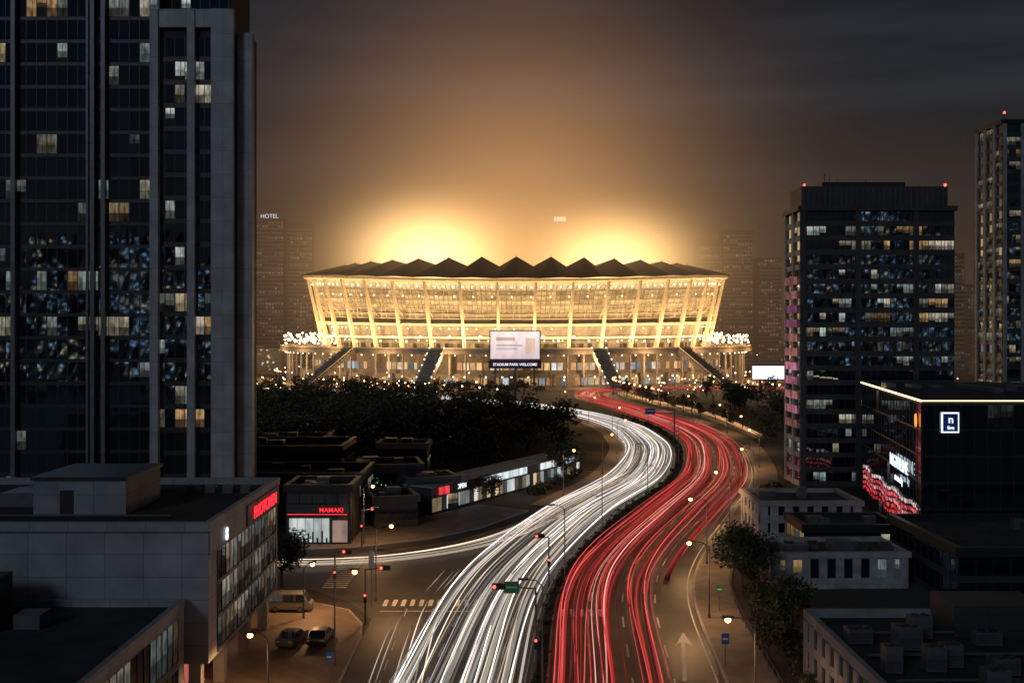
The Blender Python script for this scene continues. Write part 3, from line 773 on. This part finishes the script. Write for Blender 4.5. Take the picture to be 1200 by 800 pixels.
facade(wl,wn,(64.3,188),(ul.x,ul.y),(ul.y,-ul.x),LL,0,21.6,3.6,2.4,lit=.04,act=.2,inten=.2,sill=.25,bd=.05,jit=.004)
wl.hexa([(p[0]+dx,p[1]+dy,22.01) for p,(dx,dy) in zip(P,((.6,.6),(-.6,.6),(-.6,-.6),(.6,-.6)))],[(p[0]+dx,p[1]+dy,22.2) for p,(dx,dy) in zip(P,((.6,.6),(-.6,.6),(-.6,-.6),(.6,-.6)))],'roof')
for k in range(7): wl.box(62+k*4,63.6+k*4,150+U(0,20),172,22.21,22.21+U(.4,1),'midgrey')
wl.build('walls',e); wn.build('windows',e)
s_=MB(); s_.beam((55.8,139.8,22.15),(92,139.8,22.15),.1,'strip'); s_.beam((55.8,139.8,22.15),(64.1,188,22.15),.16,'strip')
s_.box(58.6,61,139.7,139.82,17.8,20.6,'whitesign'); s_.box(58.8,60.8,139.6,139.69,18.0,20.4,'bluesign')
for k in range(90):  # glowing red strips stand in for light-trail reflections in this glass face
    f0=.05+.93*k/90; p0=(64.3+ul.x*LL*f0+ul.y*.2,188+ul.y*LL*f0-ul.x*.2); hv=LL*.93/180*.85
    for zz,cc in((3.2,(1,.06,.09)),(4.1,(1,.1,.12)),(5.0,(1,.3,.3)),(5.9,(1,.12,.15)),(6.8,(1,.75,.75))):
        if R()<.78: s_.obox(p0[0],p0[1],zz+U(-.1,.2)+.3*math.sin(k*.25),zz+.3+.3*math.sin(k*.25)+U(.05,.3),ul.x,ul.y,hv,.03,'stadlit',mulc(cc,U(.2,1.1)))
s_.build('sign_frames_and_reflections',e)
text('logo','n',(59.8,139.5,19.6),(pi/2,0,0),1.5,'whitesign',e); text('logo','live',(59.8,139.5,18.5),(pi/2,0,0),.7,'whitesign',e)
angl=math.atan2(ul.y,ul.x)
text('logo','0',(56.05,142.2,19.2),(pi/2,0,angl),2.6,'orange',e)
text('wall_sign','NIGHTLINE',(57.75,153,11.8),(pi/2,0,angl),2.6,'whitesign',e)
text('wall_sign','arena city',(57.75,153,9.6),(pi/2,0,angl),1.5,'whitesign',e)
e=building('low_building',(51,117),0,36,21,6,3,2,lit=.08,act=.3,inten=.4,sill=.8,band='darkwall')
e=building('low_white_building',(32,126),.03,16.8,9,3.8,3.6,2.0,lit=.2,act=.5,pal=WARM+COOL,inten=.5,sill=1.3,band='whitepaint',bd=.15,wallm='whitepaint',parapet='whitepaint',ph=.7,pier='whitepaint',pk=1,pw=1.0,pd=.2)
e=building('low_white_building',(37.5,155),0,15.3,12,5.2,2.6,2.2,lit=.15,act=.5,pal=COOL,inten=.5,sill=1.2,band='concrete',bd=.15,wallm='whitepaint',parapet='concrete',ph=.8,pier='whitepaint',pk=1,pw=1.2,pd=.2)
e=building('shop_building',(40,140),0,13,9,4.2,4.0,2.5,lit=.3,act=.8,pal=WARM,inten=.5,sill=1.0,band='darkwall',parapet='dark')
e=empty('rooftop_building'); wl=MB(); wn=MB()
wl.box(27,70,45,94.5,0,5.4,'concrete'); wl.box(27.5,69.5,45.5,94,5.403,5.5,'roof')
wl.box(26.9,27.4,45,94.6,5.41,6.2,'concrete'); wl.box(27.41,70,94.2,94.6,5.41,6.2,'concrete')
facade(wl,wn,(27,94.2),(0,-1),(-1,0),45,.4,5.3,2.4,2.4,lit=.1,act=.4,inten=.3,sill=.8,bd=.15,band='concrete',pier='concrete',pk=1,pw=.9,pd=.22)
wl.build('walls',e); wn.build('windows',e)
def ac(x,y,z,w_=1.6,d_=1.1,h_=1.3):
    e=empty('air_conditioning_unit',(x,y,z)); m=MB(); m.box(-w_/2,w_/2,-d_/2,d_/2,.2,h_,'midgrey')
    for a in(-1,1):
        m.box(a*w_*.4-.06,a*w_*.4+.06,-d_/2+.02,d_/2-.02,0,.195,'dark')
    m.beam((-w_*.22,0,h_),(-w_*.22,0,h_+.12),min(w_,d_)*.3,'dark',12); m.beam((w_*.24,0,h_),(w_*.24,0,h_+.12),min(w_,d_)*.3,'dark',12)
    for k in range(6): m.box(-w_/2+.08,w_/2-.08,-d_/2-.02,-d_/2-.002,.35+k*.14,.4+k*.14,'dark')
    m.build('casing',e)
for k in range(24):
    if R()<.15: continue
    ac(29.5+(k%8)*2.6+U(-.5,.5),73+(k//8)*6.3+U(-2,2),5.5,U(1.2,2.2),U(1.0,1.8),U(.9,2.2))
for k in range(5): ac(35+k*3,130+U(-1,1),3.96,1.4,1,1.1)
for k in range(6): ac(-70+k*6,100+U(-4,4),15.3,2,1.4,1.4)
m=MB()
for k in range(4): m.beam((28.5,70+k*6,5.9),(48,70+k*6+U(-1,1),5.9),.12,'midgrey',6)
m.box(38,46,88,93,5.51,8.2,'darkwall'); m.build('rooftop_ducts')
e=building('shop_building',(-33.5,152),0,9.5,9,7.8,7.6,1.9,lit=0,act=0,sill=.3,band='darkwall',wallm='darkwall',panes=False)
s_=MB(); 
for k in range(5): s_.box(-33+k*1.2,-32+k*1.2+.1,151.7,151.85,.4,3.9,'stadlit',mulc((.85,.92,.9),U(.3,.75)))
s_.box(-33.4,-24.2,151.5,151.7,4.4,6.0,'darkwall'); s_.box(-26.6,-24.4,151.7,151.85,.4,3.6,'stadlit',(.3,.2,.16))
for k in range(9): s_.box(-33+k*.68,-32.75+k*.68,151.55,151.69,.4,.9+U(0,1.3),'dark')
s_.build('shopfront',e)
text('red_sign','MAMAKI',(-26.7,151.3,5.2),(pi/2,0,0),.95,'red',e); s2=MB(); s2.box(-33.2,-24.4,151.42,151.48,4.5,4.6,'red'); s2.build('neon_line',e)
def lowb(x,y,w_,d_,h_,ang=0,**k):
    kw=dict(lit=.25,act=.5,pal=WARM+COOL,inten=.35,sill=1.2,band='darkwall',wallm='darkwall',parapet='darkwall'); kw.update(k)
    return building('low_building',(x,y),ang,w_,d_,h_,3,2.5,**kw)
lowb(-49,170,24,14,7); lowb(-30,183,14,10,6.5,.2); lowb(-58,192,26,16,9); lowb(-27,205,10,8,8,parapet='concrete',band='concrete'); lowb(-22,164,7,8,4,.3); lowb(-70,215,30,12,8)
e=lowb(-18,178,9,7,5,.35); 
gs=MB()
for k in range(34): gs.ball((-24+U(-2.6,2.6),177,U(1,5.5)),.1,'green')
gs.beam((-27,177,0),(-27,177,6),.08,'midgrey'); gs.beam((-21,177,0),(-21,177,6),.08,'midgrey')
for k in range(4): gs.beam((-27,177,1+k*1.5),(-21,177,1+k*1.5),.03,'midgrey')
gs.build('green_fairy_light_trellis')
e=empty('arcade_building'); ang=math.atan2(50,29); L_=57; wl=MB(); s_=MB()
ux,uy=math.cos(ang),math.sin(ang); ox,oy=-13.5,176
def Q(t,o): return (ox+ux*t+uy*o,oy+uy*t-ux*o)
c0=Q(L_/2,-3); wl.obox(c0[0],c0[1],0,4.6,ux,uy,L_/2,2.6,'darkwall'); wl.obox(c0[0],c0[1],4.61,4.9,ux,uy,L_/2+.4,3.2,'concrete')
for k in range(38):
    a=k*1.5+.1; p=Q(a+.7,-.32); s_.obox(p[0],p[1],.4,2.7,ux,uy,.62,.04,'stadlit',mulc(random.choice([(.9,.9,.85),(1,.72,.42),(.75,.85,.85)]),random.choice([.03,.08,.2,.4,.7])))
for a,b,c in((2,6,(1.0,.06,.08)),(17,33,(.85,.95,1.0)),(39,46,(.95,.95,.95)),(50,54,(.4,.5,.6))):
    t=a
    while t<b:
        p=Q(t+.45,-.2); s_.obox(p[0],p[1],3.1,4.4,ux,uy,.42,.08,'stadlit',mulc(c,U(.6,1.15))); t+=.9
wl.build('walls',e); s_.build('lit_signs',e)
text('neon_sign','OPEN',(Q(9,-.05)[0],Q(9,-.05)[1],3.8),(pi/2,0,ang),1.2,'whitesign',e)
def skytower(x,y,w_,d_,h_,cool=False,lit=.35,inten=.28,top=None):
    return building('distant_tower',(x,y),U(-.1,.1),w_,d_,h_,3.4,2.6,faces='F' ,lit=lit,act=.8,pal=COOL if cool else [(1,.62,.3),(.9,.7,.45)],inten=inten,sill=1.4,band='concrete',bd=.2,panes=False,mull=.5)
skytower(-225,900,24,20,128,inten=.5); skytower(-199,905,22,20,124,inten=.5); skytower(-250,870,18,20,60)
skytower(169,930,22,20,112,inten=.5); skytower(191,925,27,20,120,inten=.5); skytower(226,940,22,20,96,inten=.5)
skytower(42,1200,28,20,162,lit=.3); skytower(70,1250,16,20,150,lit=.3); skytower(148,1180,22,20,160,lit=.3); skytower(-45,1400,24,20,135,lit=.2)
skytower(-150,1000,26,20,66); skytower(255,880,30,20,60); skytower(330,800,24,20,90,True); skytower(395,900,22,20,70,True); skytower(440,960,30,20,96); skytower(372,760,18,16,66,True)
t_=text('rooftop_sign','8888',(56,1199,160),(pi/2,0,0),7,'whitesign')
t_=text('rooftop_sign','HOTEL',(-213,899,130.5),(pi/2,0,0),5,'whitesign')
cm=MB()
for k in range(260):
    X=U(-1100,1100);Y=U(760,2200)
    if abs(X-2.5)<190 and Y<830: continue
    h=U(8,34)*(1+.6*(R()<.15)); w_=U(12,40)
    cm.box(X,X+w_,Y,Y+20,0,h,'concrete')
    for q in range(int(w_*h/45)):
        xx=X+U(0,w_-1.6);zz=U(1,h-2); v=U(.2,1.6); c=random.choice([(1,.55,.22),(1,.7,.4),(.8,.85,.9)])
        cm.face([(xx,Y-.1,zz),(xx+1.4,Y-.1,zz),(xx+1.4,Y-.1,zz+1.2),(xx,Y-.1,zz+1.2)],'winfar',mulc(c,v))
for k in range(70):
    sgn=random.choice((-1,1)); Y=U(540,760); X=sgn*U(178,420)
    h=U(6,20); w_=U(12,30); cm.box(X,X+w_,Y,Y+16,0,h,'concrete')
    for q in range(int(w_*h/20)):
        xx=X+U(0,w_-1.6);zz=U(1,h-1.5); v=U(.2,1.5); c=random.choice([(1,.55,.22),(1,.7,.4),(.8,.85,.9)])
        cm.face([(xx,Y-.1,zz),(xx+1.3,Y-.1,zz),(xx+1.3,Y-.1,zz+1),(xx,Y-.1,zz+1)],'winfar',mulc(c,v))
cm.build('distant_city')
cm=MB()
for k in range(170):
    X=U(-420,420);Y=-U(160,750); h=U(15,80)*(1.6 if R()<.3 else 1); w_=U(14,34); cm.box(X,X+w_,Y-18,Y,0,h,'darkwall')
    for q in range(int(w_*h/20)):
        xx=X+U(0,w_-1.6);zz=U(1,h-2); v=U(.5,9.0); c=random.choice([(1,.7,.4),(.45,.7,1),(.6,.85,1)])
        cm.face([(xx,Y+.1,zz),(xx,Y+.1,zz+.8),(xx+.9,Y+.1,zz+.8),(xx+.9,Y+.1,zz)],'winfar',mulc(c,v))
cm.build('city_blocks')
bb=empty('billboard'); m=MB(); m.box(112,128,479,480,8,15,'dark'); m.box(116,117,480.1,481,0,14,'midgrey'); m.box(123,124,480.1,481,0,14,'midgrey'); m.build('frame',bb)
m=MB(); m.box(112.4,127.6,478.8,478.95,8.4,14.6,'whitesign'); m.build('face',bb)
# ------------------------------------------------------------ street furniture
def signal(x,y,h=6.5,arm=3.4,dirx=-1,sign=True):
    e=empty('traffic_light',(x,y,0)); m=MB(); m.beam((0,0,0),(0,0,h),.13,'midgrey',8,.09); m.beam((0,0,h-.1),(dirx*arm,0,h+.15),.07,'midgrey',6)
    g=MB()
    xx=dirx*arm*.96; m.box(xx-.6,xx+.6,-.15,.15,h-.15,h+.4,'dark')
    for i,cn in enumerate(('redlamp','dark','dark')):
        g.beam((xx-.38+i*.38,-.16,h+.12),(xx-.38+i*.38,-.24,h+.12),.15,cn,10)
    m.box(-.18,.18,-.3,-.14,2.4,3.4,'dark'); g.beam((0,-.31,3.2),(0,-.36,3.2),.12,'redlamp',8)
    if sign: m.box(dirx*arm*.62-.7,dirx*arm*.62+.7,-.1,-.05,h-.5,h+.6,'greensign'); m.box(dirx*arm*.62-.5,dirx*arm*.62+.5,-.12,-.105,h-.0,h+.12,'paint')
    m.build('pole_and_housing',e); g.build('lenses',e)
signal(2.2,95,8.0,3.6); signal(-15.9,111,6,2.2,1,False); signal(-21,121.5,5.5,1.5,1,False); signal(4.6,128,6,1.2,-1,False); signal(-22,150,5.5,2,1,False)
def signpost(x,y,h,wd,ht,mat,n='road_sign'):
    e=empty(n,(x,y,0)); m=MB(); m.beam((0,0,0),(0,0,h),.05,'midgrey',6); m.box(-wd/2,wd/2,-.1,-.06,h-ht,h,mat); m.box(-wd/2+.1,wd/2-.1,-.115,-.105,h-ht*.6,h-ht*.45,'paint'); m.build('panel_and_post',e)
signpost(20.2,97,3.2,.7,1,'bluesign'); signpost(23.5,116,3.0,.7,.9,'greensign'); signpost(-16.2,118,6.5,.6,2.2,'paint','banner_sign'); signpost(-16.4,92,3,.6,.8,'bluesign')
def gantry():
    e=empty('overhead_road_sign'); m=MB(); m.beam((47,296,0),(47,296,9),.2,'midgrey',6); m.beam((47,296,8.6),(38,296,8.6),.12,'midgrey',5); m.beam((47,296,7.6),(38,296,7.6),.12,'midgrey',5)
    m.box(38.5,41.3,295.6,295.8,7.3,9.0,'bluesign'); m.box(38.8,41,295.5,295.58,8.2,8.4,'paint'); m.build('gantry',e)
gantry()
def car(x,y,ang,c,van=False):
    key='car_paint_%d'%int(x*10+y); M[key]=surf(key,c,.3,.3,.03,1)
    e=empty('parked_van' if van else 'parked_car',(x,y,.12),ang); m=MB()
    hw=.9
    if van: prof=[(-2.6,.35),(2.5,.35),(2.6,.9),(2.35,1.2),(1.75,2.1),(-2.5,2.15),(-2.65,1.6)]; gl=[(1.95,1.2),(1.62,1.95),(-2.3,1.98),(-2.4,1.25)]
    else: prof=[(-2.2,.35),(2.15,.35),(2.25,.65),(2.1,.82),(1.0,.95),(.35,1.42),(-1.05,1.45),(-1.75,1.02),(-2.2,.95),(-2.28,.7)]; gl=[(.95,.97),(.33,1.36),(-1.0,1.38),(-1.65,1.02)]
    def wz(z): return hw if z<1 else hw-(z-1)*(.12 if van else .38)
    Lp=[(a,wz(b),b) for a,b in prof];Rp=[(a,-wz(b),b) for a,b in prof]
    m.face(Rp,key); m.face(Lp[::-1],key)
    for i in range(len(prof)):
        j=(i+1)%len(prof); 
        a,b=prof[i],prof[j]; up=min(a[1],b[1])>.93 and abs(a[1]-b[1])>.3
        m.face([Rp[j],Rp[i],Lp[i],Lp[j]],'glass' if up else key)
    for s in(-1,1):
        q=[(a,s*(wz(b)+.012),b) for a,b in gl]; m.face(q if s<0 else q[::-1],'glass')
        m.box(2.12,2.3,s*.65-.18,s*.65+.18,.6,.75,'paint'); m.box(-2.3,-2.2,s*.65-.18,s*.65+.18,.7,.85,'paint')
    m.build('body',e)
    wm=MB()
    for xx in(-1.4,1.4):
        for s in(-1,1):
            wm.beam((xx,s*.72,.33),(xx,s*.93,.33),.33,'tyre',14); wm.beam((xx,s*.931,.33),(xx,s*.945,.33),.19,'midgrey',10)
    wm.build('wheels',e)
car(-22.3,104,1.4,(.2,.2,.2)); car(-19.5,104.5,1.5,(.05,.05,.06)); car(-25.2,116,0,(.16,.16,.15),True)
rl=MB()
t=0
while t<150:
    p=red.at(t,12.8,0);q=red.at(t+2.5,12.8,0); rl.beam((p[0],p[1],.12),(p[0],p[1],1.2),.04,'midgrey',5)
    rl.beam((p[0],p[1],1.15),(q[0],q[1],1.15),.03,'midgrey',4); rl.beam((p[0],p[1],.6),(q[0],q[1],.6),.02,'midgrey',4); t+=2.5
rl.build('pavement_railing')
rl=MB()
for (p,q),(r_,s2) in zip(med,med[1:]):
    if p[1]<55 or p[1]>200: continue
    rl.beam((p[0]+.2,p[1],.15),(p[0]+.2,p[1],1.0),.035,'midgrey',4); rl.beam((p[0]+.2,p[1],.95),(r_[0]+.2,r_[1],.95),.025,'midgrey',4); rl.beam((p[0]+.2,p[1],.55),(r_[0]+.2,r_[1],.55),.02,'midgrey',4)
rl.build('median_railing')
